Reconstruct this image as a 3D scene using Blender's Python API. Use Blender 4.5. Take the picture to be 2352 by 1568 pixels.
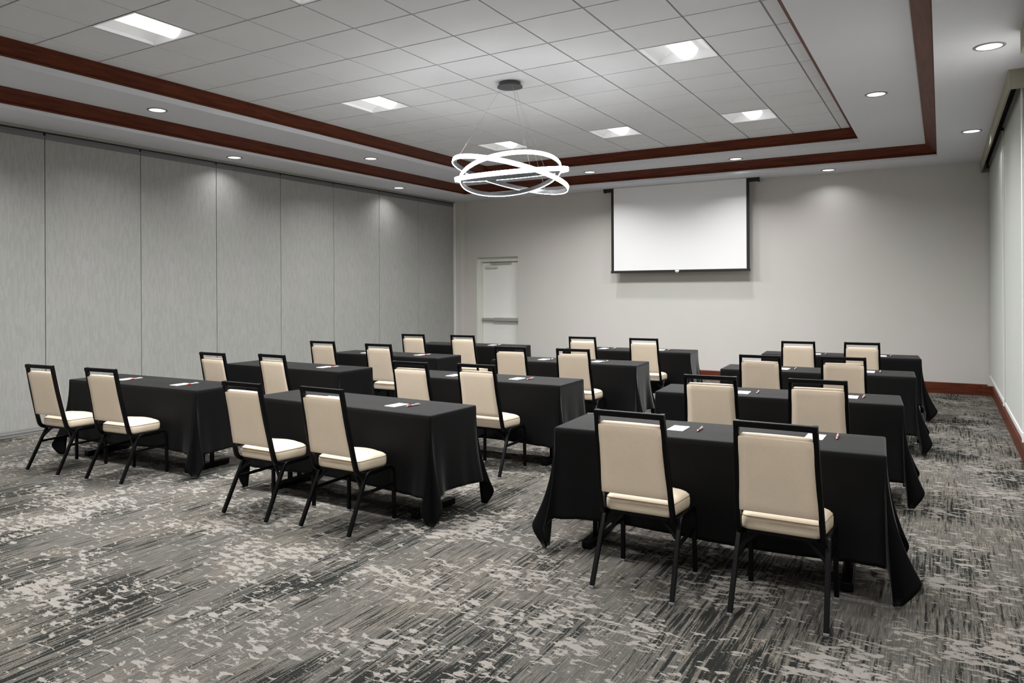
import bpy, bmesh, math, random
from mathutils import Vector, Matrix
PI = math.pi
scene = bpy.context.scene
col = scene.collection
for o in list(bpy.data.objects): bpy.data.objects.remove(o)

# ------------------------------------------------------------------ camera
H = 1.57                       # eye height
F, CX, CY = 1721.18, 1107.23, 665.29
YAW, PITCH, ROLL = -0.5500, 0.0010, -0.0051
cd = bpy.data.cameras.new('camera'); cam = bpy.data.objects.new('camera', cd); col.objects.link(cam)
fwd = Vector((math.sin(YAW)*math.cos(PITCH), math.cos(YAW)*math.cos(PITCH), math.sin(PITCH)))
rt = Vector((math.cos(YAW), -math.sin(YAW), 0)); up = rt.cross(fwd)
r2 = rt*math.cos(ROLL)+up*math.sin(ROLL); u2 = -rt*math.sin(ROLL)+up*math.cos(ROLL)
M = Matrix((r2, u2, -fwd)).transposed().to_4x4(); M.translation = Vector((0, 0, H))
cam.matrix_world = M
cd.sensor_width = 36; cd.sensor_fit = 'HORIZONTAL'
cd.lens = F*36/2352
cd.shift_x = (1176-CX)/2352
cd.shift_y = -(784-CY)/2352
cd.clip_start = .05; cd.clip_end = 100
scene.camera = cam
# ------------------------------------------------------------------ world, exposure
w = bpy.data.worlds.new('world'); scene.world = w; w.use_nodes = True
w.node_tree.nodes['Background'].inputs[0].default_value = (.5, .5, .5, 1)
w.node_tree.nodes['Background'].inputs[1].default_value = .05
vs = scene.view_settings
vs.view_transform = 'Standard'; vs.look = 'None'; vs.gamma = 1; vs.use_curve_mapping = False
vs.exposure = 0.46
P_TROFFER, P_DOWN, P_RING, P_UPFILL = 60.0, 10.0, 20.0, .13

# ------------------------------------------------------------------ helpers
def tag(o, label=None, cat=None, group=None, kind=None):
    if label: o['label'] = label
    if cat: o['category'] = cat
    if group: o['group'] = group
    if kind: o['kind'] = kind
    return o
def thing(name, label, cat, loc=(0, 0, 0), rz=0, group=None):
    o = bpy.data.objects.new(name, None); col.objects.link(o)
    o.location = loc; o.rotation_euler = (0, 0, rz); o.empty_display_size = .1
    return tag(o, label, cat, group)
def obj(name, bm, m, parent=None, smooth=False, solid=0, normals=True):
    if normals: bmesh.ops.recalc_face_normals(bm, faces=bm.faces)
    me = bpy.data.meshes.new(name); bm.to_mesh(me); bm.free()
    if smooth:
        for p in me.polygons: p.use_smooth = True
    ms = m if isinstance(m, (list, tuple)) else [m]
    for k in ms: me.materials.append(k)
    o = bpy.data.objects.new(name, me); col.objects.link(o)
    if parent: o.parent = parent
    if solid:
        md = o.modifiers.new('solid', 'SOLIDIFY'); md.thickness = solid; md.offset = 0
    return o
def struct(name, bm, m, **k):
    o = obj(name, bm, m, **k); o['kind'] = 'structure'; return o
def copy_tree(o, parent=None):
    c = o.copy(); col.objects.link(c); c.parent = parent
    for ch in list(o.children): copy_tree(ch, c)
    return c
def B(): return bmesh.new()
def box(bm, x0, y0, z0, x1, y1, z1, bev=0, mi=0, M=None):
    vs_ = [bm.verts.new(p) for p in ((x0,y0,z0),(x1,y0,z0),(x1,y1,z0),(x0,y1,z0),(x0,y0,z1),(x1,y0,z1),(x1,y1,z1),(x0,y1,z1))]
    fs = [bm.faces.new([vs_[i] for i in f]) for f in ((0,3,2,1),(4,5,6,7),(0,1,5,4),(1,2,6,5),(2,3,7,6),(3,0,4,7))]
    for f in fs: f.material_index = mi
    if bev:
        es = list({e for f in fs for e in f.edges})
        r = bmesh.ops.bevel(bm, geom=es, offset=bev, segments=2, affect='EDGES', profile=.5)
        for f in r['faces']: f.material_index = mi
        vs_ = list({v for f in r['faces'] for v in f.verts} | {v for v in vs_ if v.is_valid})
    if M is not None:
        for v in vs_:
            if v.is_valid: v.co = M @ v.co
    return vs_
def quad(bm, *p, mi=0):
    f = bm.faces.new([bm.verts.new(q) for q in p]); f.material_index = mi; return f
def sweep(bm, pts, w_, d_, up=Vector((1, 0, 0)), cap=True, round_=0):
    """rectangular tube through pts; w_ is the size along 'up', d_ across it"""
    pts = [Vector(p) for p in pts]; rings = []
    n = len(pts)
    for i, p in enumerate(pts):
        t = (pts[min(i+1, n-1)]-pts[max(i-1, 0)]).normalized()
        s = up-t*up.dot(t); s.normalize(); q = t.cross(s)
        k = 1.0
        if 0 < i < n-1:
            a = (pts[i]-pts[i-1]).normalized(); c = (pts[i+1]-pts[i]).normalized()
            k = 1/max(.5, math.cos(a.angle(c)/2)) if a.length and c.length else 1
        if round_:
            ring = []
            hw, hd, r = w_/2, d_/2, round_
            for (sx, sy, a0) in ((1,1,0),(-1,1,90),(-1,-1,180),(1,-1,270)):
                for a in (0, 45, 90):
                    th = math.radians(a0+a)
                    ring.append((sx*(hw-r)+r*math.cos(th), sy*(hd-r)+r*math.sin(th)))
        else: ring = [(w_/2, d_/2), (-w_/2, d_/2), (-w_/2, -d_/2), (w_/2, -d_/2)]
        rings.append([bm.verts.new(p+s*a+q*b*k) for a, b in ring])
    for i in range(n-1):
        m = len(rings[i])
        for j in range(m):
            bm.faces.new((rings[i][j], rings[i][(j+1) % m], rings[i+1][(j+1) % m], rings[i+1][j]))
    if cap:
        bm.faces.new(list(reversed(rings[0]))); bm.faces.new(rings[-1])
def tube(bm, pts, r, seg=8, cap=True, closed=False):
    pts = [Vector(p) for p in pts]; n = len(pts); rings = []
    ref = None
    for i, p in enumerate(pts):
        if closed: t = (pts[(i+1) % n]-pts[i-1]).normalized()
        else: t = (pts[min(i+1, n-1)]-pts[max(i-1, 0)]).normalized()
        if ref is None: ref = Vector((0, 0, 1)) if abs(t.z) < .9 else Vector((1, 0, 0))
        s = (ref-t*ref.dot(t)).normalized(); q = t.cross(s); ref = s
        rr = r[i] if isinstance(r, (list, tuple)) else r
        rings.append([bm.verts.new(p+s*math.cos(a)*rr+q*math.sin(a)*rr) for a in [2*PI*k/seg for k in range(seg)]])
    for i in range(n if closed else n-1):
        for j in range(seg):
            bm.faces.new((rings[i][j], rings[i][(j+1) % seg], rings[(i+1) % n][(j+1) % seg], rings[(i+1) % n][j]))
    if cap and not closed:
        bm.faces.new(list(reversed(rings[0]))); bm.faces.new(rings[-1])
def lathe(bm, prof, seg=32, c=(0, 0, 0), cap=True):
    rings = []
    for r, z in prof:
        rings.append([bm.verts.new((c[0]+r*math.cos(2*PI*k/seg), c[1]+r*math.sin(2*PI*k/seg), c[2]+z)) for k in range(seg)])
    for i in range(len(rings)-1):
        for j in range(seg):
            bm.faces.new((rings[i][j], rings[i][(j+1) % seg], rings[i+1][(j+1) % seg], rings[i+1][j]))
    if cap:
        bm.faces.new(rings[0]); bm.faces.new(rings[-1])
def smoothpts(p, n=4):
    """quadratic rounding of the inner corners of a polyline (n points each)"""
    out = [Vector(p[0])]
    for i in range(1, len(p)-1):
        a, b, c = Vector(p[i-1]), Vector(p[i]), Vector(p[i+1])
        s, e = (a+b)/2, (b+c)/2
        if i == 1: s = b+(a-b)*min(.5, .06/max((a-b).length, 1e-6))
        if i == len(p)-2: e = b+(c-b)*min(.5, .06/max((c-b).length, 1e-6))
        for k in range(n+1):
            t = k/n; out.append(s*(1-t)**2+b*2*t*(1-t)+e*t*t)
    out.append(Vector(p[-1])); return out

# ------------------------------------------------------------------ materials
def srgb(r, g, b):
    f = lambda c: (c/255/12.92) if c/255 <= .04045 else ((c/255+.055)/1.055)**2.4
    return (f(r), f(g), f(b), 1)
class NT:
    def __init__(s, name):
        s.m = bpy.data.materials.new(name); s.m.use_nodes = True
        s.t = s.m.node_tree; s.n = s.t.nodes; s.b = s.n['Principled BSDF']
    def new(s, ty, **k):
        n = s.n.new(ty)
        for a, v in k.items(): setattr(n, a, v)
        return n
    def link(s, a, b): s.t.links.new(a, b)
    def coord(s, kind='Object', scale=(1, 1, 1), rot=(0, 0, 0)):
        tc = s.new('ShaderNodeTexCoord'); mp = s.new('ShaderNodeMapping')
        mp.inputs['Scale'].default_value = scale; mp.inputs['Rotation'].default_value = rot
        s.link(tc.outputs[kind], mp.inputs[0]); return mp.outputs[0]
    def noise(s, vec, scale, detail=2, rough=.5, dist=0):
        n = s.new('ShaderNodeTexNoise'); n.inputs['Scale'].default_value = scale
        n.inputs['Detail'].default_value = detail; n.inputs['Roughness'].default_value = rough
        n.inputs['Distortion'].default_value = dist
        s.link(vec, n.inputs['Vector']); return n.outputs['Fac']
    def ramp(s, fac, a, b, ca=(0, 0, 0, 1), cb=(1, 1, 1, 1)):
        r = s.new('ShaderNodeValToRGB'); r.color_ramp.elements[0].position = a; r.color_ramp.elements[1].position = b
        r.color_ramp.elements[0].color = ca; r.color_ramp.elements[1].color = cb
        s.link(fac, r.inputs[0]); return r.outputs[0]
    def mix(s, fac, a, b, mode='MIX'):
        n = s.new('ShaderNodeMix', data_type='RGBA', blend_type=mode)
        for v, i in ((fac, 0), (a, 6), (b, 7)):
            if hasattr(v, 'is_output'): s.link(v, n.inputs[i])
            else: n.inputs[i].default_value = v
        return n.outputs[2]
    def math(s, op, a, b=0.0):
        n = s.new('ShaderNodeMath', operation=op)
        for v, i in ((a, 0), (b, 1)):
            if hasattr(v, 'is_output'): s.link(v, n.inputs[i])
            else: n.inputs[i].default_value = v
        return n.outputs[0]
    def bump(s, h, strength=.3, dist=.01):
        n = s.new('ShaderNodeBump'); n.inputs['Strength'].default_value = strength; n.inputs['Distance'].default_value = dist
        s.link(h, n.inputs['Height']); s.link(n.outputs[0], s.b.inputs['Normal'])
def plain(name, c, rough=.6, var=.06, vscale=3, metal=0, bump=0, bscale=200, spec=.5, sheen=0):
    t = NT(name); v = t.coord()
    n = t.noise(v, vscale, 3)
    hi = tuple(min(1, x*(1+var)) for x in c[:3])+(1,); lo = tuple(x*(1-var) for x in c[:3])+(1,)
    t.link(t.ramp(n, .3, .7, lo, hi), t.b.inputs['Base Color'])
    t.b.inputs['Roughness'].default_value = rough; t.b.inputs['Metallic'].default_value = metal
    t.b.inputs['Specular IOR Level'].default_value = spec
    if sheen:
        t.b.inputs['Sheen Weight'].default_value = sheen; t.b.inputs['Sheen Roughness'].default_value = .28
    if bump: t.bump(t.noise(v, bscale, 2), bump, .002)
    return t.m
def emit(name, c, s):
    t = NT(name); t.b.inputs['Base Color'].default_value = c
    n = t.noise(t.coord(), 20)
    t.b.inputs['Emission Color'].default_value = c; t.b.inputs['Emission Strength'].default_value = s
    t.link(t.ramp(n, 0, 1, tuple(x*.98 for x in c[:3])+(1,), c), t.b.inputs['Base Color'])
    return t.m
MT = {}
MT['tile'] = plain('acoustic tile', (.75, .77, .80, 1), .95, .015, 2, bump=.25, bscale=260, spec=.1)
MT['tbar'] = plain('shaded grid bar', (.30, .30, .305, 1), .7, .02)  # greyed below tile white to paint in the shadow gaps around the bars
MT['paint'] = plain('white ceiling paint', (.70, .72, .765, 1), .9, .015, 1.2, bump=.15, bscale=350, spec=.15)
MT['riser'] = plain('white riser paint', (.80, .82, .85, 1), .8, .01, 1.2, spec=.2)
def m_wall(name, c, bs=420):
    t = NT(name); v = t.coord()
    a = t.noise(v, .9, 2); f = t.noise(v, bs, 2, .6)
    c2 = tuple(x*y for x, y in zip(c[:3], (1.03, .99, 1.0)))+(1,); c1 = tuple(x*y for x, y in zip(c[:3], (.975, .99, .965)))+(1,)
    base = t.ramp(a, .35, .65, c1, c2)
    t.link(t.mix(t.ramp(f, .35, .65, (.0, 0, 0, 1), (.12, .12, .12, 1)), base, (.9, .9, .88, 1), 'MULTIPLY'), t.b.inputs['Base Color'])
    t.b.inputs['Roughness'].default_value = .9; t.b.inputs['Specular IOR Level'].default_value = .12
    t.bump(f, .25, .002); return t.m
MT['wall'] = m_wall('woven grey wallcovering', (.59, .58, .555, 1))
MT['shade'] = m_wall('pale shade cloth', (.50, .52, .495, 1), 300)
MT['valance'] = m_wall('olive grey cornice cloth', (.33, .325, .27, 1), 300)
def m_panel():
    t = NT('partition fabric with vertical dashes')
    tc = t.new('ShaderNodeTexCoord'); sp = t.new('ShaderNodeSeparateXYZ'); t.link(tc.outputs['Object'], sp.inputs[0])
    # columns 16 mm wide, dashes about 90 mm long, shifted from column to column
    y = t.math('MULTIPLY', sp.outputs['Y'], 55.0); ci = t.math('FLOOR', y)
    wn = t.new('ShaderNodeTexWhiteNoise', noise_dimensions='1D'); t.link(ci, wn.inputs['W'])
    z = t.math('ADD', t.math('MULTIPLY', sp.outputs['Z'], 10.0), t.math('MULTIPLY', wn.outputs['Value'], 7.0))
    cb = t.new('ShaderNodeCombineXYZ'); t.link(ci, cb.inputs[0]); t.link(t.math('FLOOR', z), cb.inputs[1])
    w2 = t.new('ShaderNodeTexWhiteNoise', noise_dimensions='2D'); t.link(cb.outputs[0], w2.inputs['Vector'])
    big = t.noise(t.coord(), 1.2, 2)
    base = t.ramp(big, .35, .65, (.335, .342, .322, 1), (.355, .35, .338, 1))
    t.link(t.mix(t.ramp(w2.outputs['Value'], .2, .8, (0, 0, 0, 1), (.30, .30, .30, 1)), base, (.72, .72, .70, 1), 'MULTIPLY'), t.b.inputs['Base Color'])
    t.b.inputs['Roughness'].default_value = .92; t.b.inputs['Specular IOR Level'].default_value = .1
    t.bump(t.noise(t.coord(), 500, 2), .2, .001)
    return t.m
MT['panel'] = m_panel()
MT['panelrail'] = plain('grey partition rail', (.13, .13, .135, 1), .5, .03)
MT['sweep'] = plain('grey partition sweep', (.22, .215, .21, 1), .45, .04)
MT['gap'] = plain('black track slot', (.012, .012, .012, 1), .9)
MT['header'] = plain('olive header paint', (.26, .26, .23, 1), .8)
def m_wood():
    t = NT('cherry stained wood'); v = t.coord('UV', (1.2, 14, 1))
    g = t.noise(v, 2.2, 5, .6, .6); g2 = t.noise(t.coord('UV', (.55, .55, 1)), 3, 3)
    c = t.ramp(g, .3, .75, srgb(66, 29, 16), srgb(112, 56, 33))
    c = t.mix(t.ramp(g2, .35, .65, (0, 0, 0, 1), (.45, .45, .45, 1)), c, srgb(80, 36, 21))
    t.link(c, t.b.inputs['Base Color']); t.b.inputs['Roughness'].default_value = .5; t.b.inputs['Specular IOR Level'].default_value = .2; return t.m
MT['wood'] = m_wood()
def m_carpet():
    t = NT('abstract streaked carpet')
    A, Mu = (lambda a, b: t.math('ADD', a, b)), (lambda a, b: t.math('MULTIPLY', a, b))
    def step(v, a, b):      # soft threshold from a to b
        return t.math('MINIMUM', t.math('MAXIMUM', t.math('DIVIDE', t.math('SUBTRACT', v, a), b-a), 0.0), 1.0)
    big = t.noise(t.coord(scale=(.75, .40, 1)), 1.9, 3, .6)
    big2 = t.noise(t.coord(scale=(.9, .5, 1), rot=(0, 0, .3)), 1.6, 3, .5)
    streak = t.noise(t.coord(scale=(40, 1.35, 1)), 1.5, 4, .7, .15)
    streakf = t.noise(t.coord(scale=(85, 3.6, 1)), 1.6, 3, .65)
    grain = t.noise(t.coord(), 170, 2, .6)
    pile = t.noise(t.coord(), 480, 1)
    g = t.mix(step(big2, .42, .58), srgb(140, 133, 123), srgb(126, 123, 117))
    g = t.mix(Mu(step(A(streakf, Mu(grain, .25)), .54, .66), .72), g, srgb(84, 81, 76))
    patch = t.noise(t.coord(scale=(9, 5, 1)), 1.6, 3, .65, .3)
    g = t.mix(Mu(step(A(patch, Mu(grain, .1)), .57, .62), .55), g, srgb(100, 99, 96))
    # charcoal streaks gathered in long bands
    sm = A(A(Mu(streak, 1.25), Mu(big, 1.0)), Mu(grain, .34))
    dark = Mu(step(sm, 1.345, 1.375), .94)
    c = t.mix(dark, g, srgb(38, 41, 39))
    fl = t.noise(t.coord(scale=(17, 24, 1)), 1.5, 3, .65, .3)
    c = t.mix(Mu(step(A(A(fl, Mu(big, .45)), Mu(grain, .12)), .965, 1.0), .75), c, srgb(58, 58, 54))
    # pale torn flakes, longer across the room, gathered in drifts
    bl = t.noise(t.coord(scale=(10.5, 21, 1), rot=(0, 0, .05)), 1.25, 4, .6, .5)
    cl = t.noise(t.coord(scale=(.8, 1.0, 1)), 2.0, 3, .6)
    lm = step(A(A(bl, Mu(cl, .62)), Mu(grain, .05)), .905, .925)
    c = t.mix(lm, c, srgb(163, 158, 151))
    fine = t.noise(t.coord(scale=(24, 44, 1)), 1.25, 3, .6, .4)
    c = t.mix(Mu(step(A(fine, Mu(cl, .5)), .885, .91), .8), c, srgb(155, 149, 141))
    t.link(t.mix(t.ramp(pile, .3, .7, (.1, .1, .1, 1), (.65, .65, .65, 1)), c, (.28, .28, .28, 1), 'MULTIPLY'), t.b.inputs['Base Color'])
    t.b.inputs['Roughness'].default_value = .95; t.b.inputs['Specular IOR Level'].default_value = .05
    t.bump(pile, .5, .004); return t.m
MT['carpet'] = m_carpet()
MT['cloth'] = plain('black polyester cloth', (.0032, .0032, .0035, 1), .62, .12, 5, bump=.3, bscale=900, spec=.12, sheen=.19)
MT['blackmetal'] = plain('black powder coat', (.0025, .0025, .003, 1), .38, .1, bump=0, spec=.15)
MT['blackboard'] = plain('dark laminate', (.02, .019, .018, 1), .5)
MT['glide'] = plain('clear grey glide', (.25, .26, .28, 1), .3)
def m_vinyl(name, c, ws):
    t = NT(name); v = t.coord(scale=(1, 1, 1)); a = t.noise(v, 4, 2)
    f = t.noise(t.coord(scale=(1, 1, .12)), ws, 2, .6)
    base = t.ramp(a, .3, .7, tuple(x*.95 for x in c[:3])+(1,), tuple(min(1, x*1.03) for x in c[:3])+(1,))
    t.link(t.mix(t.ramp(f, .35, .65, (0, 0, 0, 1), (.14, .14, .14, 1)), base, (.7, .66, .6, 1), 'MULTIPLY'), t.b.inputs['Base Color'])
    t.b.inputs['Roughness'].default_value = .42; t.b.inputs['Specular IOR Level'].default_value = .4
    t.bump(f, .12, .001); return t.m
MT['vinyl'] = m_vinyl('cream vinyl', (.84, .705, .55, 1), 260)
MT['seatv'] = m_vinyl('cream seat vinyl', (.70, .60, .465, 1), 200)
MT['piping'] = plain('tan welt', (.30, .23, .15, 1), .6)
MT['paper'] = plain('white paper', (.86, .86, .87, 1), .7, .01)
MT['penwhite'] = plain('white pen plastic', (.75, .75, .76, 1), .25, .01)
MT['pengrey'] = plain('silver pen plastic', (.45, .45, .46, 1), .3, .01)
MT['penred'] = plain('red rubber grip', (.55, .035, .02, 1), .5, .03)
MT['screenwhite'] = plain('matte white screen', (.83, .83, .835, 1), .95, .008, 1.5, spec=.05)
MT['screenblack'] = plain('black screen border', (.012, .012, .012, 1), .8)
MT['doorpaint'] = plain('cream door paint', (.88, .88, .84, 1), .5, .02, 2)
MT['frame'] = plain('cream frame paint', (.72, .73, .67, 1), .45, .02)
MT['steel'] = plain('brushed aluminium', (.50, .50, .48, 1), .4, .08, 40, metal=.5)
MT['ringgrey'] = plain('satin grey trim', (.22, .22, .225, 1), .5)
MT['pendant'] = plain('graphite aluminium', (.07, .075, .08, 1), .45, .05)
MT['wire'] = plain('steel cable', (.55, .53, .5, 1), .4, metal=.3)
MT['lens'] = emit('downlight diffuser', (1, 1, 1, 1), 1.3)
MT['basket'] = emit('troffer lens', (.98, .99, 1, 1), .5)
MT['ringlight'] = emit('led diffuser', (1, 1, 1, 1), P_RING)
MT['reflector'] = plain('white reflector enamel', (.88, .89, .9, 1), .6, .01)
MT['bead'] = plain('white bead chain', (.8, .8, .8, 1), .4)
MT['bar'] = plain('pale hem bar', (.66, .68, .66, 1), .5, .01)
MT['tube'] = plain('grey roller tube', (.2, .2, .2, 1), .5)

# ------------------------------------------------------------------ room numbers
XL, XR, YB, YF = -8.62, .64, 13.15, -2.30
ZT, Z1, Z2 = 3.794, 3.592, 3.416           # tile ceiling, inner soffit, outer soffit
IN_T = (-6.94, -1.05, -.65, 11.49)         # inner crown top  (x0, x1, y0, y1)
IN_B = (-7.03, -.948, -.74, 11.58)
OU_T = (-7.82, -.17, -1.45, 12.20)
OU_B = (-7.94, -.045, -1.57, 12.32)
S = .6096; GX, GY = -3.011, 7.285          # ceiling grid

def uvquad(bm, pts, uvs, mi=0):
    uv = bm.loops.layers.uv.verify()
    f = bm.faces.new([bm.verts.new(p) for p in pts]); f.material_index = mi
    for l, q in zip(f.loops, uvs): l[uv].uv = q
    return f
def ringloop(bm, ra, za, rb, zb, v0=0, v1=1, mi=0):
    """the four mitred faces between rectangle ra at za and rectangle rb at zb"""
    A = [(ra[0], ra[2]), (ra[1], ra[2]), (ra[1], ra[3]), (ra[0], ra[3])]
    C = [(rb[0], rb[2]), (rb[1], rb[2]), (rb[1], rb[3]), (rb[0], rb[3])]
    for i in range(4):
        j = (i+1) % 4
        L = math.hypot(A[j][0]-A[i][0], A[j][1]-A[i][1]); u = i*7.3
        uvquad(bm, [(*A[i], za), (*A[j], za), (*C[j], zb), (*C[i], zb)], [(u, v0), (u+L, v0), (u+L, v1), (u, v1)], mi)
def grow(r, d): return (r[0]-d, r[1]+d, r[2]-d, r[3]+d)

# floor
bm = B(); box(bm, XL-.25, YF-.25, -.12, XR+.25, YB+.5, 0); struct('floor', bm, MT['carpet'])
# tile ceiling: one face per tile, standing 8 mm proud of the grid bars, open where the lights sit
LC = [(c, r) for r in (-11, -6, -1, 4) for c in (-5, -2, 1) if (c, r) != (-2, -1)]
bm = B()
x0, x1, y0, y1 = IN_T
x0 -= .12; x1 += .12; y0 -= .12; y1 += .12
xs = [GX+S*k for k in range(-8, 6)]; ys = [GY+S*k for k in range(-16, 9)]
for i in range(len(xs)-1):
    for j in range(len(ys)-1):
        a, b_, c, d = max(xs[i], x0), min(xs[i+1], x1), max(ys[j], y0), min(ys[j+1], y1)
        if b_-a < .01 or d-c < .01: continue
        if (round((xs[i]-GX)/S), round((ys[j]-GY)/S)) in LC: continue
        quad(bm, (a, c, ZT+.006), (b_, c, ZT+.006), (b_, d, ZT+.006), (a, d, ZT+.006), mi=1)
        g, e = .0085, .004
        quad(bm, (a+g, c+g, ZT), (b_-g, c+g, ZT), (b_-g, d-g, ZT), (a+g, d-g, ZT))
        for p, q in (((a+g, c+g), (b_-g, c+g)), ((b_-g, c+g), (b_-g, d-g)), ((b_-g, d-g), (a+g, d-g)), ((a+g, d-g), (a+g, c+g))):
            quad(bm, (*p, ZT), (*q, ZT), (*q, ZT+.006), (*p, ZT+.006))
struct('ceiling', bm, [MT['tile'], MT['tbar']], normals=False)
# slab above everything
bm = B(); box(bm, XL-.2, YF-.2, ZT+.25, XR+.2, YB+.45, ZT+.35); struct('ceiling', bm, MT['paint'])
# inner crown of cherry wood
def crown(name, top, bot, zt, zb, bead):
    bm = B(); n = 6; prev = (grow(top, -.012), zt)
    ringloop(bm, grow(top, .02), zt, prev[0], prev[1], 0, .02)
    ringloop(bm, prev[0], prev[1], grow(top, -.012), zt-.012, .02, .04); prev = (grow(top, -.012), zt-.012)
    d = bot[0]-top[0]
    for k in range(1, n+1):
        t = k/n; e = (1-math.cos(t*PI/2))*.35+t*.65
        rr = tuple(a+(b-a)*e for a, b in zip(top, bot)); z = zt-.012+(zb+.022-zt+.012)*t
        ringloop(bm, prev[0], prev[1], rr, z, .04+.12*(k-1)/n, .04+.12*k/n); prev = (rr, z)
    o1 = grow(bot, -bead)
    ringloop(bm, prev[0], prev[1], o1, prev[1]-.004, .16, .17)
    ringloop(bm, o1, prev[1]-.004, o1, zb, .17, .19)
    ringloop(bm, o1, zb, grow(bot, .01), zb, .19, .2)
    struct(name, bm, MT['wood'], normals=False)
crown('trim_1', IN_T, IN_B, ZT-.001, 3.652, .008)
crown('trim_2', OU_T, OU_B, Z1-.0005, 3.452, .008)
bm = B(); ringloop(bm, IN_B, ZT+.02, IN_B, Z1); ringloop(bm, IN_B, Z1, grow(OU_T, .14), Z1)
struct('ceiling', bm, MT['paint'], normals=False)
bm = B(); ringloop(bm, OU_B, Z1+.004, OU_B, Z2); ringloop(bm, OU_B, Z2, (XL-.15, XR+.15, YF-.1, YB+.3), Z2)
struct('ceiling', bm, MT['paint'], normals=False)

# back wall with a door recess
DX0, DX1, DZ = -8.19, -7.22, 2.25
bm = B()
box(bm, XL-.2, YB, 0, DX0, YB+.08, Z2+.02); box(bm, DX1, YB, 0, XR+.2, YB+.08, Z2+.02)
box(bm, DX0, YB, DZ, DX1, YB+.08, Z2+.02)
box(bm, XL-.2, YB+.08, 0, DX0-.06, YB+.4, Z2); box(bm, DX1+.10, YB+.08, 0, XR+.2, YB+.4, Z2)
box(bm, DX0-.06, YB+.08, DZ+.02, DX1+.10, YB+.4, Z2)
struct('wall_back', bm, MT['wall'])
# pier in the corner
bm = B(); box(bm, XL-.1, 12.965, 0, -8.45, YB+.01, Z2+.01); struct('wall_pier', bm, MT['wall'])
# left wall: header, slot and backing; the folding partition stands in front
bm = B()
box(bm, XL-.2, YF-.1, 0, XL-.07, YB+.1, Z2+.02, mi=0)
box(bm, XL-.07, YF-.1, 3.385, XL+.012, 12.965, Z2+.01, mi=1)
box(bm, XL-.07, YF-.1, 3.368, XL-.03, 12.965, 3.386, mi=2)
box(bm, XL-.07, YF-.1, 0, XL, 3.42, 3.368, mi=0)
struct('wall_left', bm, [MT['panel'], MT['header'], MT['gap']])
bm = B(); box(bm, XL-.01, 12.935, 0, XL+.035, 12.966, 3.37, bev=.004); struct('trim_3', bm, MT['frame'])
# right wall and the wall behind the camera
bm = B(); box(bm, XR, YF-.1, 0, XR+.15, YB+.1, Z2+.02); struct('wall_right', bm, MT['wall'])
bm = B(); box(bm, XL-.2, YF-.15, 0, XR+.15, YF, Z2+.02); struct('wall_front', bm, MT['wall'])
# cherry baseboards with a small top bevel
def uvbox(bm, p0, p1, nrm, h, t):
    """board from p0 to p1 on the floor, thickness t towards nrm"""
    p0, p1, nrm = Vector(p0), Vector(p1), Vector(nrm); L = (p1-p0).length
    prof = [(0, 0), (t, 0), (t, h-.012), (t*.55, h), (0, h)]
    v = 0; k = random.random()*5
    for (a, z0), (b, z1) in zip(prof, prof[1:]):
        e = math.hypot(b-a, z1-z0)
        uvquad(bm, [p0+nrm*a+Vector((0, 0, z0)), p1+nrm*a+Vector((0, 0, z0)), p1+nrm*b+Vector((0, 0, z1)), p0+nrm*b+Vector((0, 0, z1))],
               [(k, v), (k+L, v), (k+L, v+e), (k, v+e)]); v += e
    for p, s in ((p0, 0), (p1, 1)):
        uvquad(bm, [p+nrm*a+Vector((0, 0, z)) for a, z in prof], [(k+a, z) for a, z in prof])
bm = B(); uvbox(bm, (DX1, YB, 0), (.56, YB, 0), (0, -1, 0), .165, .02); uvbox(bm, (-8.45, YB, 0), (DX0, YB, 0), (0, -1, 0), .165, .02)
uvbox(bm, (.50, YB-.02, 0), (XR, YB-.02, 0), (0, -1, 0), .145, .035)
struct('baseboard_back', bm, MT['wood'])
bm = B(); uvbox(bm, (XR, YB-.055, 0), (XR, YF, 0), (-1, 0, 0), .145, .022); struct('baseboard_right', bm, MT['wood'])
bm = B(); uvbox(bm, (XL, YF, 0), (XR, YF, 0), (0, 1, 0), .145, .02); struct('baseboard_front', bm, MT['wood'])

# ------------------------------------------------------------------ folding partition
PY = [3.44, 4.634, 5.821, 6.980, 8.172, 9.345, 10.53, 11.711, 12.935]
words = ['nearest the camera, cut by the left edge of the picture', 'second from the camera, behind the nearest left table',
         'third from the camera, behind the first two rows of chairs', 'fourth from the camera, left of the middle of the wall',
         'fourth from the far corner', 'third from the far corner', 'second from the far corner', 'last before the far corner pier']
for i in range(8):
    a, b_ = PY[i]+.004, PY[i+1]-.004
    t = thing('partition_panel', 'tall grey fabric partition panel, '+words[i], 'partition panel', (XL, (a+b_)/2, 0), 0, 'panels of the folding partition')
    h = (b_-a)/2
    bm = B(); box(bm, -.05, -h, .07, 0, h, 3.300, bev=.003); obj('fabric_face', bm, MT['panel'], t)
    bm = B(); box(bm, -.05, -h-.002, 3.300, .004, h+.002, 3.345, bev=.003); box(bm, -.05, -h+.01, 3.345, -.006, h-.01, 3.369)
    obj('top_rail', bm, MT['panelrail'], t)
    bm = B(); box(bm, -.05, -h, .001, .006, h, .028); box(bm, -.05, -h, .028, .012, h, .048, bev=.004); box(bm, -.05, -h, .048, .004, h, .070, bev=.003)
    obj('floor_seal', bm, MT['sweep'], t)

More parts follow.
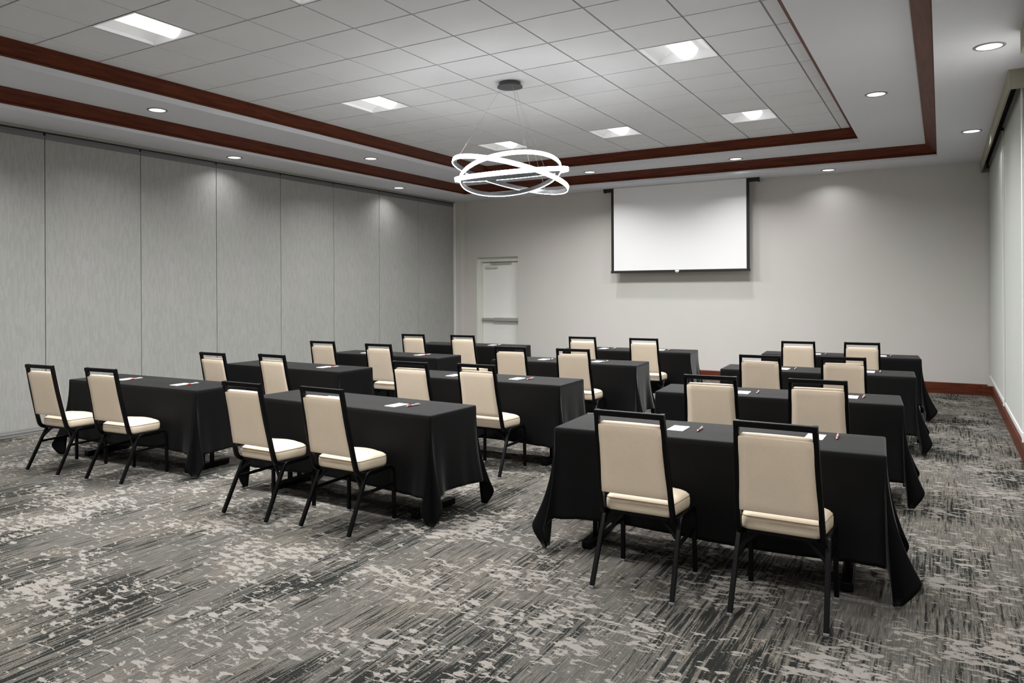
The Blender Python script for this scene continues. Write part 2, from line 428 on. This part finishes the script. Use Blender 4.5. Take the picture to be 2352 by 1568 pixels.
# ------------------------------------------------------------------ door
d = bpy.data.objects.new('door_1', None); col.objects.link(d); d.location = (DX0, YB, 0); d['kind'] = 'structure'
bm = B(); W = DX1+.10-DX0; y = .08
box(bm, -.06, y, 0, .045, y+.12, DZ-.0); box(bm, W-.045, y, 0, W, y+.12, DZ); box(bm, .045, y, DZ-.085, W-.045, y+.12, DZ+.02)
box(bm, .045, y+.035, 0, .060, y+.12, DZ-.10); box(bm, .045, y+.035, DZ-.10, W-.045, y+.12, DZ-.085)
box(bm, -.001, -.0005, 0, .001, y, DZ)
obj('door_frame', bm, MT['frame'], d)
bm = B(); box(bm, .064, y+.06, .006, W-.05, y+.105, DZ-.108, bev=.002); leaf = obj('door_leaf', bm, MT['doorpaint'], d)
cl = bpy.data.objects
bm = B(); box(bm, .16, y-.005, DZ-.215, .44, y+.06, DZ-.165, bev=.006)
obj('door_closer', bm, MT['frame'], d)
bm = B(); box(bm, .28, y-.02, DZ-.135, .42, y+.02, DZ-.118, bev=.003); sweep(bm, [(.30, y, DZ-.126), (.76, y+.03, DZ-.13)], .018, .02, up=Vector((0, 0, 1)))
box(bm, .42, y-.01, DZ-.165, .44, y+.01, DZ-.12)
obj('closer_arm', bm, MT['steel'], d)
bm = B(); box(bm, .08, y-.015, .955, .36, y+.06, 1.005, bev=.008); box(bm, .365, y-.03, .945, .97, y+.06, 1.015, bev=.01)
obj('panic_bar', bm, MT['steel'], d)
bm = B(); box(bm, .972, y-.03, .90, 1.0, y+.06, 1.07, bev=.01); obj('latch_case', bm, MT['frame'], d)

# ------------------------------------------------------------------ projection screen
t = thing('projection_screen', 'white pull-down projection screen with black borders hanging at the back wall', 'projection screen', (-3.92, 12.90, 1.87))
w2, hh = 1.215, Z2-1.87
bm = B(); box(bm, -w2-.13, .01, hh-.062, w2+.13, .075, hh-.001, bev=.008); obj('roller_case', bm, MT['screenblack'], t)
for s in (-1, 1):
    bm = B(); box(bm, s*(w2+.139)-.011, .0, hh-.068, s*(w2+.139)+.011, .09, hh-.0005); obj('end_cap', bm, MT['screenblack'], t)
bm = B(); box(bm, -w2+.05, -.002, .045, w2-.05, 0, hh-.004); obj('screen_fabric', bm, MT['screenwhite'], t)
for s in (-1, 1):
    bm = B(); box(bm, s*(w2-.025)-.0245, -.0025, .04, s*(w2-.025)+.0245, .0005, hh-.004); obj('black_border', bm, MT['screenblack'], t)
bm = B(); box(bm, -w2-.008, -.012, 0, w2+.008, .012, .045, bev=.004); hb = obj('bottom_bar', bm, MT['screenblack'], t)
bm = B(); box(bm, -.034, -.020, .012, .034, -.010, .040, bev=.004); tube(bm, [(-.02, -.016, .012), (-.012, -.018, .0), (.012, -.018, .0), (.02, -.016, .012)], .003)
obj('pull_tab', bm, MT['paper'], hb)

# ------------------------------------------------------------------ window cornice and shades
def valance(ya, yb, label):
    t = thing('window_valance', label, 'valance', (.492, (ya+yb)/2, 3.25), 0, 'fabric cornices over the windows')
    L = (yb-ya)/2; top = Z2-3.25-.0005; dx = XR-.492-.001
    bm = B(); box(bm, 0, -L, 0, .018, L, top, bev=.002); box(bm, .018, -L, 0, dx, -L+.018, top); box(bm, .018, L-.018, 0, dx, L, top)
    obj('fascia', bm, MT['valance'], t)
    bm = B(); box(bm, .018, -L+.018, top-.012, dx, L-.018, top-.001); box(bm, dx-.01, -L+.018, .02, dx-.001, L-.018, top-.012)
    obj('inner_board', bm, MT['gap'], t)
    return t
valance(7.741, 13.145, 'olive grey boxed cornice over the far row of shades')
valance(1.9, 6.62, 'olive grey boxed cornice cut by the top right corner of the picture')
def shade(ya, yb, label):
    t = thing('roller_shade', label, 'roller shade', (.600, (ya+yb)/2, .27), 0, 'pale roller shades on the right wall')
    L = (yb-ya)/2; top = 3.345-.27
    bm = B(); box(bm, -.001, -L+.012, .02, .001, L-.012, top); obj('shade_cloth', bm, MT['shade'], t)
    bm = B(); box(bm, -.010, -L+.010, 0, .008, L-.010, .036, bev=.007); obj('hem_bar', bm, MT['bar'], t)
    bm = B(); tube(bm, [(.0, -L+.03, top+.010), (.0, L-.03, top+.010)], .022, 14); obj('roller_tube', bm, MT['tube'], t, smooth=True)
    for s in (-1, 1):
        bm = B(); box(bm, -.03, s*(L-.008)-.006, top-.03, .03, s*(L-.008)+.006, top+.05); obj('bracket', bm, MT['gap'], t)
    bm = B(); pts = []
    for k in range(2): tube(bm, [(-.016, -L+.005+k*.010, top), (-.016, -L+.005+k*.010, .03)], .0028, 6)
    box(bm, -.024, -L-.003, -.012, -.006, -L+.021, .075, bev=.005)
    obj('bead_chain', bm, MT['bead'], t)
shade(10.10, 13.12, 'pale grey green roller shade in the far right corner, farthest of the shades')
shade(7.80, 10.10, 'pale grey green roller shade second from the far right corner')
shade(4.90, 6.55, 'pale grey green roller shade nearest the camera on the right wall')

# ------------------------------------------------------------------ lamps
def area(name, loc, size, power, spread, parent=None, shape='SQUARE', color=(1, 1, 1)):
    l = bpy.data.lights.new(name, 'AREA'); l.shape = shape; l.size = size; l.energy = power
    l.spread = math.radians(spread); l.color = color
    o = bpy.data.objects.new(name, l); col.objects.link(o); o.location = loc
    if parent: o.parent = parent
    return o
def troffer():
    t = thing('ceiling_light', 'x', 'ceiling light', (0, 0, ZT), 0, 'square troffers in the tile ceiling')
    h = S/2-.004
    bm = B()
    for s, (a, b_) in enumerate((((-h, -h), (h, -h)), ((h, -h), (h, h)), ((h, h), (-h, h)), ((-h, h), (-h, -h)))):
        p, q = Vector((*a, 0)), Vector((*b_, 0)); n = Vector((-(q-p).y, (q-p).x, 0)).normalized()
        k = (q-p).normalized()
        quad(bm, p, q, q+n*.014-k*.014, p+n*.014+k*.014)
        quad(bm, p+n*.014+k*.014, q+n*.014-k*.014, q+n*.016-k*.016+Vector((0, 0, .05)), p+n*.016+k*.016+Vector((0, 0, .05)))
    obj('frame', bm, MT['reflector'], t, normals=False)
    # curved side reflectors rising to a crown beside the central basket
    bm = B(); i = h-.016; prof = []
    for k in range(9):
        u = k/8; prof.append((-i+(i-.12)*u, .03+.075*math.sin(u*PI/2)))
    for sgn in (1, -1):
        for (a, za), (b_, zb) in zip(prof, prof[1:]):
            quad(bm, (sgn*a, -i, za), (sgn*b_, -i, zb), (sgn*b_, i, zb), (sgn*a, i, za))
        for yy in (-i, i):
            bm.faces.new([bm.verts.new((sgn*a, yy, z)) for a, z in prof]+[bm.verts.new((sgn*prof[-1][0], yy, .0)), bm.verts.new((sgn*prof[0][0], yy, .0))])
    quad(bm, (-.12, -i, .105), (.12, -i, .105), (.12, i, .105), (-.12, i, .105))
    for yy in (-i, i): quad(bm, (-.12, yy, 0), (.12, yy, 0), (.12, yy, .105), (-.12, yy, .105))
    obj('reflector', bm, MT['reflector'], t, smooth=False, normals=False)
    bm = B(); n = 14; rr = .105; L = i-.004
    a = [(-rr*math.cos(PI*k/n), .104-.094*math.sin(PI*k/n)) for k in range(n+1)]
    for (p, zp), (q, zq) in zip(a, a[1:]): quad(bm, (p, -L, zp), (q, -L, zq), (q, L, zq), (p, L, zp))
    obj('lens', bm, MT['basket'], t, smooth=True, normals=False)
    return t
tro = None
desc = {(-5, -6): 'square white ceiling light at the top left, nearest the camera of those in view',
        (-2, -6): 'square white ceiling light cut by the top edge of the picture',
        (-5, -1): 'square white ceiling light in the left half, between the top left one and the pendant',
        (1, -1): 'square white ceiling light at the upper right, largest on the right side',
        (1, 4): 'square white ceiling light farthest right in the far row',
        (-2, 4): 'square white ceiling light in the middle of the far row, right of the pendant',
        (-5, 4): 'square white ceiling light in the far row, seen just above the pendant rings'}
for c, r in LC:
    cx, cy = GX+S*(c+.5), GY+S*(r+.5)
    if (c, r) not in desc:   # outside the picture: lamp and plain closure only
        bm = B(); quad(bm, (cx-S/2, cy-S/2, ZT), (cx+S/2, cy-S/2, ZT), (cx+S/2, cy+S/2, ZT), (cx-S/2, cy+S/2, ZT))
        struct('ceiling', bm, MT['basket'], normals=False)
        area('troffer_lamp', (cx, cy, ZT-.004), .55, P_TROFFER*.5, 172)
        continue
    if tro is None: tro = troffer(); t = tro
    else: t = copy_tree(tro)
    t.location = (cx, cy, ZT); t['label'] = desc[(c, r)]
    area('troffer_lamp', (cx, cy, ZT-.004), .55, P_TROFFER, {-6: 140, -1: 147, 4: 154}[r])
    up_fill = area('troffer_lamp', (cx, cy, ZT+.001), .56, P_UPFILL, 180); up_fill.rotation_euler = (PI, 0, 0)  # added fill facing up into the recess, brightens the reflector
# recessed downlights
def downlight():
    t = thing('recessed_light', 'x', 'recessed light', (0, 0, 0), 0, 'x')
    bm = B(); lathe(bm, [(.084, -.001), (.086, -.006), (.100, -.007), (.107, -.003), (.108, .0)], 36, cap=False); obj('trim_ring', bm, MT['ringgrey'], t, smooth=True)
    bm = B(); lathe(bm, [(.085, -.001), (.085, -.004)], 36); obj('lens', bm, MT['lens'], t)
    return t
dl = None
D1 = [(-7.41, 5.21, 'upper left, over the left wall'), (-7.41, 8.86, 'left wall side, nearer the pendant'), (-5.13, 11.92, 'just right of the pendant rings'),
      (-2.71, 11.96, 'above the right part of the projection screen'), (-.57, 8.79, 'right side between the two wooden trims')]
D2 = [(-8.27, 7.00, 'close to the partition, left of the middle'), (-8.27, 10.66, 'close to the partition, near the far corner'),
      (-1.49, 12.74, 'close to the back wall, right of the projection screen'), (.31, 10.53, 'far right, beside the window cornice'),
      (.32, 6.91, 'top right corner, largest of the round ones')]
for L, z, g in ((D1, Z1, 'downlights on the inner ceiling step'), (D2, Z2, 'downlights on the outer ceiling step')):
    for x, y, lb in L:
        if dl is None: dl = downlight(); t = dl
        else: t = copy_tree(dl)
        t.location = (x, y, z-.0005); t['label'] = 'round recessed ceiling light, '+lb; t['group'] = g
        near_wall = z == Z2
        area('downlight_lamp', (x, y, z-.009), .15, P_DOWN*((.22 if y > 12 else .30 if x < 0 else .15 if y > 9 else 2.0) if near_wall else 1), 132, shape='DISK')
for x, y, z in ((-7.41, 1.56, Z1), (-.57, 5.15, Z1), (-.57, 1.5, Z1), (-8.27, 3.34, Z2), (-8.27, -.3, Z2), (.32, 3.2, Z2), (.32, -.4, Z2), (-5, -1.9, Z2), (-2, -1.9, Z2)):
    area('downlight_lamp', (x, y, z-.009), .15, P_DOWN, 125, shape='DISK')
# pendant with three tilted light rings
PC = Vector((-3.93, 7.0, ZT))
t = thing('pendant_light', 'ring pendant of three tilted glowing hoops hanging from a dark round canopy', 'pendant light', PC)
bm = B(); lathe(bm, [(.0, 0), (.112, 0), (.115, -.004), (.115, -.040), (.135, -.042), (.137, -.052), (.0, -.054)], 40, cap=False); can = obj('canopy', bm, MT['pendant'], t, smooth=False)
rings = [((-3.923, 6.986, 2.800), .623, (.192, .160, .968), .046, True), ((-3.947, 7.034, 2.814), .536, (-.226, .163, .960), .044, True), ((-3.920, 7.009, 2.810), .596, (-.020, -.134, .991), .046, True)]
sus = []
for c, R, n, hgt, _ in rings:
    c = Vector(c)-PC; n = Vector(n).normalized(); u = n.cross(Vector((0, 1, 0))).normalized(); v = n.cross(u)
    def loopband(prof, m, name, parent, N=112):
        bm = B(); rr = []
        for k in range(N):
            a = 2*PI*k/N; d = u*math.cos(a)+v*math.sin(a)
            rr.append([bm.verts.new(c+d*(R+p)+n*q) for p, q in prof])
        for k in range(N):
            A, C = rr[k], rr[(k+1) % N]
            for j in range(len(prof)):
                j2 = (j+1) % len(prof); bm.faces.new((A[j], A[j2], C[j2], C[j]))
        return obj(name, bm, m, parent, smooth=False)
    h2 = hgt/2
    ro = loopband([(-.010, -h2+.003), (.006, -h2+.003), (.006, h2), (-.010, h2)], MT['pendant'], 'ring_frame', t)
    loopband([(.0062, -h2), (.0135, -h2+.001), (.0150, -h2+.010), (.0150, h2-.004), (.0125, h2), (.0062, h2)], MT['ringlight'], 'light_strip', ro)
    for a in (.35, 2.4, 4.5):
        d = u*math.cos(a)+v*math.sin(a); sus.append((c+d*(R-.002)+n*h2, Vector((math.cos(math.atan2(d.y, d.x))*.095, math.sin(math.atan2(d.y, d.x))*.095, -.052))))
for p, q in (sus[0], sus[4], sus[7], sus[8], sus[2]):
    bm = B(); tube(bm, [p, q], .0011, 5); obj('suspension_wire', bm, MT['wire'], t)

# ------------------------------------------------------------------ tables
TBL = {  # near edge centre x, y, rotation in degrees
 'R1': (-1.13, 4.20, 3.6), 'R2': (-1.125, 6.085, 4.6), 'R3': (-1.10, 8.10, 3.2), 'R4': (-1.095, 10.19, 4.6),
 'M1': (-3.81, 4.13, -1.8), 'M2': (-3.75, 5.94, 1.5), 'M3': (-3.76, 7.86, 4.2), 'M4': (-3.72, 9.79, 5.0),
 'L1': (-6.29, 4.125, 2.2), 'L2': (-6.23, 5.86, -.8), 'L3': (-6.22, 7.62, .5), 'L4': (-6.23, 9.58, 2.5)}
TW, TD, TZ = 1.76, .53, .728
rown = {'1': 'nearest row', '2': 'second row', '3': 'third row', '4': 'farthest row'}
coln = {'L': 'left', 'M': 'middle', 'R': 'right'}
def place(k): return coln[k[0]]+' column, '+rown[k[1]]
def folding_table():
    t = thing('folding_table', 'x', 'table', (0, 0, 0), 0, 'narrow tables hidden under black cloths')
    bm = B(); box(bm, -TW/2, -TD/2, TZ-.022, TW/2, TD/2, TZ-.001, bev=.004); box(bm, -TW/2+.03, -TD/2+.03, TZ-.05, TW/2-.03, -TD/2+.05, TZ-.022); box(bm, -TW/2+.03, TD/2-.05, TZ-.05, TW/2-.03, TD/2-.03, TZ-.022)
    obj('tabletop', bm, MT['blackboard'], t)
    for s in (-1, 1):
        bm = B(); x = s*(TW/2-.17)
        for yy in (-.05, .05): sweep(bm, [(x, yy, TZ-.022), (x, yy, .05)], .028, .028, up=Vector((0, 1, 0)))
        sweep(bm, [(x, -.2, TZ-.035), (x, .2, TZ-.035)], .03, .025, up=Vector((0, 0, 1)))
        sweep(bm, [(x, 0, .35), (x-s*.3, 0, TZ-.03)], .015, .015, up=Vector((0, 1, 0)))
        lg = obj('leg', bm, MT['blackmetal'], t)
        bm = B(); box(bm, x-.03, -.225, .004, x+.03, .225, .052, bev=.006)
        for yy in (-.2, .2): box(bm, x-.02, yy-.02, 0, x+.02, yy+.02, .006)
        obj('foot', bm, MT['blackmetal'], lg)
    return t
def cloth(seed):
    """square-cornered cloth draped over a table: flat top, hanging sides, corners falling in folds to the floor"""
    rnd = random.Random(seed)
    bm = B(); D = .535; top = TZ+.006; er = .012
    NX, NY, NC, NR = 46, 16, 30, 26
    hw, hd = TW/2+.002, TD/2+.002
    C4 = [(-hw, -hd), (hw, -hd), (hw, hd), (-hw, hd)]
    ph = [rnd.uniform(0, 6.28) for _ in range(12)]
    per = []   # (base point, direction angle, radial length factor, flare function value, is corner, t)
    for s in range(4):
        a, b_ = Vector(C4[s]), Vector(C4[(s+1) % 4]); n = NX if s % 2 == 0 else NY
        L = (b_-a).length; na = -PI/2+s*PI/2
        for k in range(n):
            u = k/n; p = a+(b_-a)*u; dc = min(u*L, (1-u)*L)
            calm = .35 if s == 0 else 1
            g = .030*calm+.07*math.exp(-dc/.10)+.022*calm*math.sin(u*L*7+ph[s])*(1-math.exp(-dc/.1))+.010*calm*math.sin(u*L*19+ph[s+4])+.035*math.sin(dc*38-1.2)*math.exp(-dc/.13)
            per.append((p, na, 1.0+.035*math.sin(u*L*3.1+ph[s+8])*(1-math.exp(-dc/.2)), g))
        m = 2; sk = rnd.uniform(-.10, .10); amp = rnd.uniform(.12, .20)
        for k in range(NC):
            tt = k/NC; th = tt*PI/2
            rmax = (math.cos(th)**12+math.sin(th)**12)**(-1/12)*(1+.07*math.sin(2*th)**2)
            wv = (1-math.cos(2*PI*m*tt))/2; edge = math.sin(PI*tt)**.5 if 0 < tt < 1 else 0
            g = .10*(1-edge)+edge*(.055+amp*wv)
            fan = na+PI/2*(tt-.13*math.sin(2*PI*tt)*edge+.04*math.sin(2*PI*m*tt)*edge+sk*edge*math.sin(PI*tt)**2)
            per.append((b_, fan, rmax, g))
    N = len(per); ringsv = []
    def topz(x, y): return top
    # rounded edge then the drop
    for i in range(NR+4):
        row = []
        for (p, an, rm, g) in per:
            d = Vector((math.cos(an), math.sin(an)))
            if i < 4:
                a = i/4*PI/2; q = Vector((p.x, p.y))+d*er*math.sin(a); z = top-er*(1-math.cos(a))
            else:
                f = (i-3)/NR; rho = D*rm*f
                prof = g*(f**1.15)
                lat = er+rho*prof/max(rm**.3, 1)*1.2
                dn = math.sqrt(max(rho*rho-(lat-er)**2, 0)); z = top-er-dn
                if z < .010:
                    ex = .010-z; z = .010+.006*math.sin(an*9+i)+.006; lat += ex*.9
                q = Vector((p.x, p.y))+d*lat
            row.append(bm.verts.new((q.x, q.y, z)))
        ringsv.append(row)
    for i in range(len(ringsv)-1):
        for j in range(N):
            bm.faces.new((ringsv[i][j], ringsv[i][(j+1) % N], ringsv[i+1][(j+1) % N], ringsv[i+1][j]))
    # top grid (fan of quads): simple centre grid
    bmesh.ops.remove_doubles(bm, verts=ringsv[0], dist=.0005)
    edges = [e for e in bm.edges if e.is_boundary and all(abs(v.co.z-top) < 1e-5 for v in e.verts)]
    bmesh.ops.contextual_create(bm, geom=edges)
    return bm
ft = None
variants = []
for n, k in enumerate(('R1', 'M1', 'L1', 'R2', 'M2', 'L2', 'R3', 'M3', 'L3', 'R4', 'M4', 'L4')):
    x, y, rz = TBL[k]; r = math.radians(rz)
    cx, cy = x-math.sin(r)*TD/2, y+math.cos(r)*TD/2
    if ft is None: ft = folding_table(); t = ft
    else: t = copy_tree(ft)
    t.location = (cx, cy, 0); t.rotation_euler = (0, 0, r); t['label'] = 'narrow black folding table under the cloth, '+place(k)
    o = obj('tablecloth', cloth(11+n*3), MT['cloth'], smooth=True, solid=.002)
    o.location = (cx, cy, 0); o.rotation_euler = (0, 0, r)
    tag(o, 'black tablecloth draped to the floor at its corners, '+place(k), 'tablecloth', 'black tablecloths on the classroom tables')

# ------------------------------------------------------------------ chairs
def rect_profile(bm, loops, cap=True):
    for A, C in zip(loops, loops[1:]):
        m = len(A)
        for j in range(m): bm.faces.new((A[j], A[(j+1) % m], C[(j+1) % m], C[j]))
    if cap: bm.faces.new(list(reversed(loops[0]))); bm.faces.new(loops[-1])
def outline(hr, hf, y0, y1, rr, rf, bow, inset=0, n=7):
    """seat outline: rear half width hr, front hf; corner radii rr, rf; front edge bowed out"""
    pts = []
    hr -= inset; hf -= inset; y0 += inset; y1 -= inset; rr = max(rr-inset*.5, .004); rf = max(rf-inset*.5, .004)
    def corner(cx, cy, r, a0, a1):
        for k in range(n+1):
            a = math.radians(a0+(a1-a0)*k/n); pts.append((cx+r*math.cos(a), cy+r*math.sin(a)))
    corner(-hr+rr, y0+rr, rr, 270, 180); side = len(pts)
    corner(-hf+rf, y1-rf, rf, 180, 90)
    for k in range(1, 8):
        u = k/8; xx = -hf+rf+(2*hf-2*rf)*u; pts.append((xx, y1+bow*math.sin(u*PI)))
    corner(hf-rf, y1-rf, rf, 90, 0)
    corner(hr-rr, y0+rr, rr, 0, -90)
    return pts
def banquet_chair():
    Y0 = -.235
    t = thing('banquet_chair', 'x', 'chair', (0, 0, 0), 0, 'cream banquet chairs at the black tables')
    bmat = MT['blackmetal']
    # seat cushion: side wall, welt and crowned top
    bm = B(); lv = []
    spec = [(.388, .012), (.394, .003), (.41, 0), (.44, 0), (.455, .004), (.465, .013), (.473, .029), (.480, .055), (.485, .09), (.487, .13)]
    for z, ins in spec:
        lv.append([bm.verts.new((px, Y0+py, z+(.004*math.sin((py-.12)/.33*PI) if z > .46 else 0))) for px, py in outline(.187, .207, .122, .432, .035, .075, .034, ins)])
    rect_profile(bm, lv); seat = obj('seat', bm, MT['seatv'], t, smooth=True)
    bm = B(); tube(bm, [(px, Y0+py, .4555) for px, py in outline(.187, .207, .122, .432, .035, .075, .034, .0035)], .0021, 6, closed=True)
    obj('piping', bm, MT['piping'], seat, smooth=True)
    bm = B(); o_ = outline(.18, .2, .13, .422, .03, .07, .032)
    rect_profile(bm, [[bm.verts.new((px, Y0+py, z)) for px, py in o_] for z in (.372, .389)]); obj('seat_pan', bm, bmat, t)
    # back frame: two rails bent under the seat and a top bar
    def rail_x(z): return .1735+(.190-.1735)*min(1, max(0, (.93-z)/.5))
    bm = B()
    for s in (-1, 1):
        pts = smoothpts([(0, -.018, .945), (0, .030, .70), (0, .088, .445), (0, .108, .385), (0, .175, .367), (0, .40, .372)], 5)
        pts = [Vector((s*rail_x(p.z), Y0+p.y, p.z)) for p in pts]
        sweep(bm, pts, .025, .030, up=Vector((1, 0, 0)), round_=.004)
    box(bm, -.186, Y0-.033, .917, .186, Y0-.002, .946, bev=.003)
    obj('back_frame', bm, bmat, t)
    # back panel and pad
    def backpad(y_off, th, z0, z1, inset, crown_, name, rad):
        bm = B(); lv = []
        nz, nx = 10, 8
        def yl(z): return -.018+(.945-z)/(.945-.445)*(.106)
        def ring(z, e):
            hx = rail_x(z)-.0125-inset-e; yc = Y0+yl(z)+y_off
            pts = []
            for k in range(nx+1):
                u = k/nx; x = -hx+2*hx*u; pts.append((x, yc-th/2+e, z))
            for k in range(nx+1):
                u = k/nx; x = hx-2*hx*u; pts.append((x, yc+th/2-e+crown_*math.sin(u*PI)**.6, z))
            return [bm.verts.new(p) for p in pts]
        lv.append(ring(z0, rad)); lv.append(ring(z0+rad*.4, rad*.3)); lv.append(ring(z0+rad, 0))
        for k in range(1, nz): lv.append(ring(z0+rad+(z1-z0-2*rad)*k/nz, 0))
        lv.append(ring(z1-rad, 0)); lv.append(ring(z1-rad*.4, rad*.3)); lv.append(ring(z1, rad))
        rect_profile(bm, lv); return obj(name, bm, MT['vinyl'], t, smooth=True)
    backpad(-.010, .014, .498, .872, -.003, 0, 'back_panel', .004)
    backpad(.014, .034, .496, .886, .004, .012, 'backrest', .010)
    # legs
    for s in (-1, 1):
        bm = B(); pts = smoothpts([(.213, 0, .012), (.206, .150, .310), (.203, .185, .372), (.201, .235, .376)], 5)
        sweep(bm, [Vector((s*p.x, Y0+p.y, p.z)) for p in pts], .024, .024, up=Vector((1, 0, 0)), round_=.004)
        lg = obj('leg', bm, bmat, t)
        bm = B(); box(bm, s*.213-.0125, Y0-.014, 0, s*.213+.0125, Y0+.011, .014, bev=.003); obj('glide', bm, MT['glide'], lg)
        bm = B(); pts = smoothpts([(.208, .462, .012), (.205, .459, .300), (.203, .452, .378), (.201, .24, .376)], 5)
        sweep(bm, [Vector((s*p.x, Y0+p.y, p.z)) for p in pts], .024, .024, up=Vector((1, 0, 0)), round_=.004)
        lg = obj('leg', bm, bmat, t)
        bm = B(); box(bm, s*.208-.0125, Y0+.449, 0, s*.208+.0125, Y0+.474, .014, bev=.003); obj('glide', bm, MT['glide'], lg)
        bm = B(); sweep(bm, [(s*.203, Y0+.125, .245), (s*.204, Y0+.452, .252)], .010, .020, up=Vector((1, 0, 0)))
        tube(bm, [(s*.196, Y0+.459, .252), (s*.222, Y0+.459, .252)], .006, 8)
        obj('stretcher', bm, bmat, t)
        bm = B(); sweep(bm, smoothpts([(s*.200, Y0+.135, .285), (s*.155, Y0+.155, .335), (s*.10, Y0+.17, .376)], 4), .012, .018, up=Vector((0, 1, 0)))
        obj('brace', bm, bmat, t)
    bm = B(); sweep(bm, [(-.20, Y0+.20, .374), (.20, Y0+.20, .374)], .02, .02, up=Vector((0, 0, 1))); obj('cross_rail', bm, bmat, t)
    return t
CH = {'R1': [(-1.367, 3.668, 1.0), (-.665, 3.684, .3)], 'R2': [(-1.435, 5.494, 3.5), (-.729, 5.614, 3.0)], 'R3': [(-1.47, 7.42, 2.5), (-.766, 7.55, 4.0)],
      'R4': [(-1.46, 9.577, 4.5), (-.788, 9.699, 5.0)],
      'M1': [(-4.113, 3.531, 0), (-3.426, 3.591, -1.2)], 'M2': [(-3.999, 5.297, 1.5), (-3.366, 5.384, 0)], 'M3': [(-4.082, 7.249, 6), (-3.346, 7.295, 5)],
      'M4': [(-4.094, 9.247, 6), (-3.267, 9.292, 4)],
      'L1': [(-6.661, 3.526, 4), (-5.898, 3.615, 5)], 'L2': [(-6.399, 5.118, 0), (-5.669, 5.245, -2)], 'L3': [(-6.621, 6.960, 5), (-5.679, 6.906, 3)],
      'L4': [(-6.507, 8.70, 6), (-5.722, 8.80, 6)]}
ch0 = None
for k in CH:
    for i, (x, y, rz) in enumerate(CH[k]):
        if ch0 is None: ch0 = banquet_chair(); c = ch0
        else: c = copy_tree(ch0)
        r = math.radians(rz); off = .253; tb = TBL[k]
        y = min(y, tb[1]+(x-tb[0])*math.tan(math.radians(tb[2]))-.528)
        c.location = (x-math.sin(r)*off, y+math.cos(r)*off, 0); c.rotation_euler = (0, 0, r)
        c['label'] = 'cream vinyl banquet chair with black frame, %s chair of its table, %s' % (('left', 'right')[i], place(k))

# ------------------------------------------------------------------ notepads and pens
ZC = TZ+.0075
def notepad():
    t = thing('notepad', 'x', 'notepad', (0, 0, 0), 0, 'white notepads on the tables')
    bm = B(); box(bm, -.048, -.078, 0, .048, .078, .004, bev=.0006); obj('paper', bm, MT['paper'], t)
    bm = B(); box(bm, -.048, .0705, .0041, .048, .078, .0052); obj('glue_strip', bm, MT['paper'], t)
    return t
def pen():
    t = thing('pen', 'x', 'pen', (0, 0, 0), 0, 'white pens with red grips on the tables')
    z = .0065
    bm = B(); tube(bm, [(0, -.020, z), (0, .045, z), (0, .060, z)], [.0058, .0058, .0050], 12); obj('barrel', bm, MT['pengrey'], t, smooth=True)
    bm = B(); tube(bm, [(0, -.056, z), (0, -.050, z), (0, -.022, z), (0, -.019, z)], [.0052, .0063, .0063, .0058], 12); obj('grip', bm, MT['penred'], t, smooth=True)
    bm = B(); tube(bm, [(0, -.072, z), (0, -.067, z), (0, -.056, z)], [.0010, .0028, .0050], 12); obj('tip', bm, MT['penwhite'], t, smooth=True)
    bm = B(); sweep(bm, [(0, .020, z+.0085), (0, .056, z+.0078), (0, .058, z+.004)], .004, .0015, up=Vector((1, 0, 0))); obj('clip', bm, MT['penwhite'], t)
    bm = B(); tube(bm, [(0, .060, z), (0, .070, z)], .0026, 10); obj('button', bm, MT['penwhite'], t, smooth=True)
    return t
PADS = dict(R1=[(-1.350, 4.447), (-.610, 4.572)], R2=[(-1.367, 6.25), (-.596, 6.391)], R3=[(-1.403, 8.309), (-.619, 8.41)], R4=[(-1.361, 10.386), (-.628, 10.456)],
    M1=[(-4.105, 4.360), (-3.393, 4.333)], M2=[(-4.092, 6.137), (-3.416, 6.195)], M3=[(-4.086, 8.08), (-3.419, 8.139)], M4=[(-4.096, 9.987), (-3.305, 10.11)],
    L1=[(-6.674, 4.339), (-5.853, 4.337)], L2=[None, (-5.79, 6.117)], L3=[(-6.624, 7.82), (-5.782, 7.887)], L4=[None, (-5.841, 9.828)])
PENS = dict(R1=[(-1.226, 4.470), (-.502, 4.625)], R2=[(-1.265, 6.307), (-.514, 6.437)], R3=[(-1.302, 8.364), (-.525, 8.462)], R4=[(-1.265, 10.437), (-.536, 10.505)],
    M1=[(-4.020, 4.392), (-3.272, 4.372)], M2=[None, (-3.295, 6.233)], M3=[(-3.995, 8.10), (-3.322, 8.17)], M4=[(-3.966, 10.055), (-3.208, 10.15)],
    L1=[(-6.600, 4.396), (-5.778, 4.404)], L2=[None, (-5.687, 6.163)], L3=[None, (-5.700, 7.930)], L4=[None, (-5.760, 9.866)])
rnd = random.Random(4)
src = {}
for D_, mk, nm in ((PADS, notepad, 'white notepad'), (PENS, pen, 'white pen with red grip')):
    for k, L in D_.items():
        for i, q in enumerate(L):
            if q is None: continue
            if nm not in src: src[nm] = mk(); o = src[nm]
            else: o = copy_tree(src[nm])
            a = math.radians(TBL[k][2])+rnd.uniform(-.06, .06)+(-.02 if mk is notepad else -.05)
            o.location = (q[0], q[1], ZC); o.rotation_euler = (0, 0, a)
            o['label'] = '%s at the %s seat of the table, %s' % (nm, ('left', 'right')[i], place(k))
bpy.context.view_layer.update()
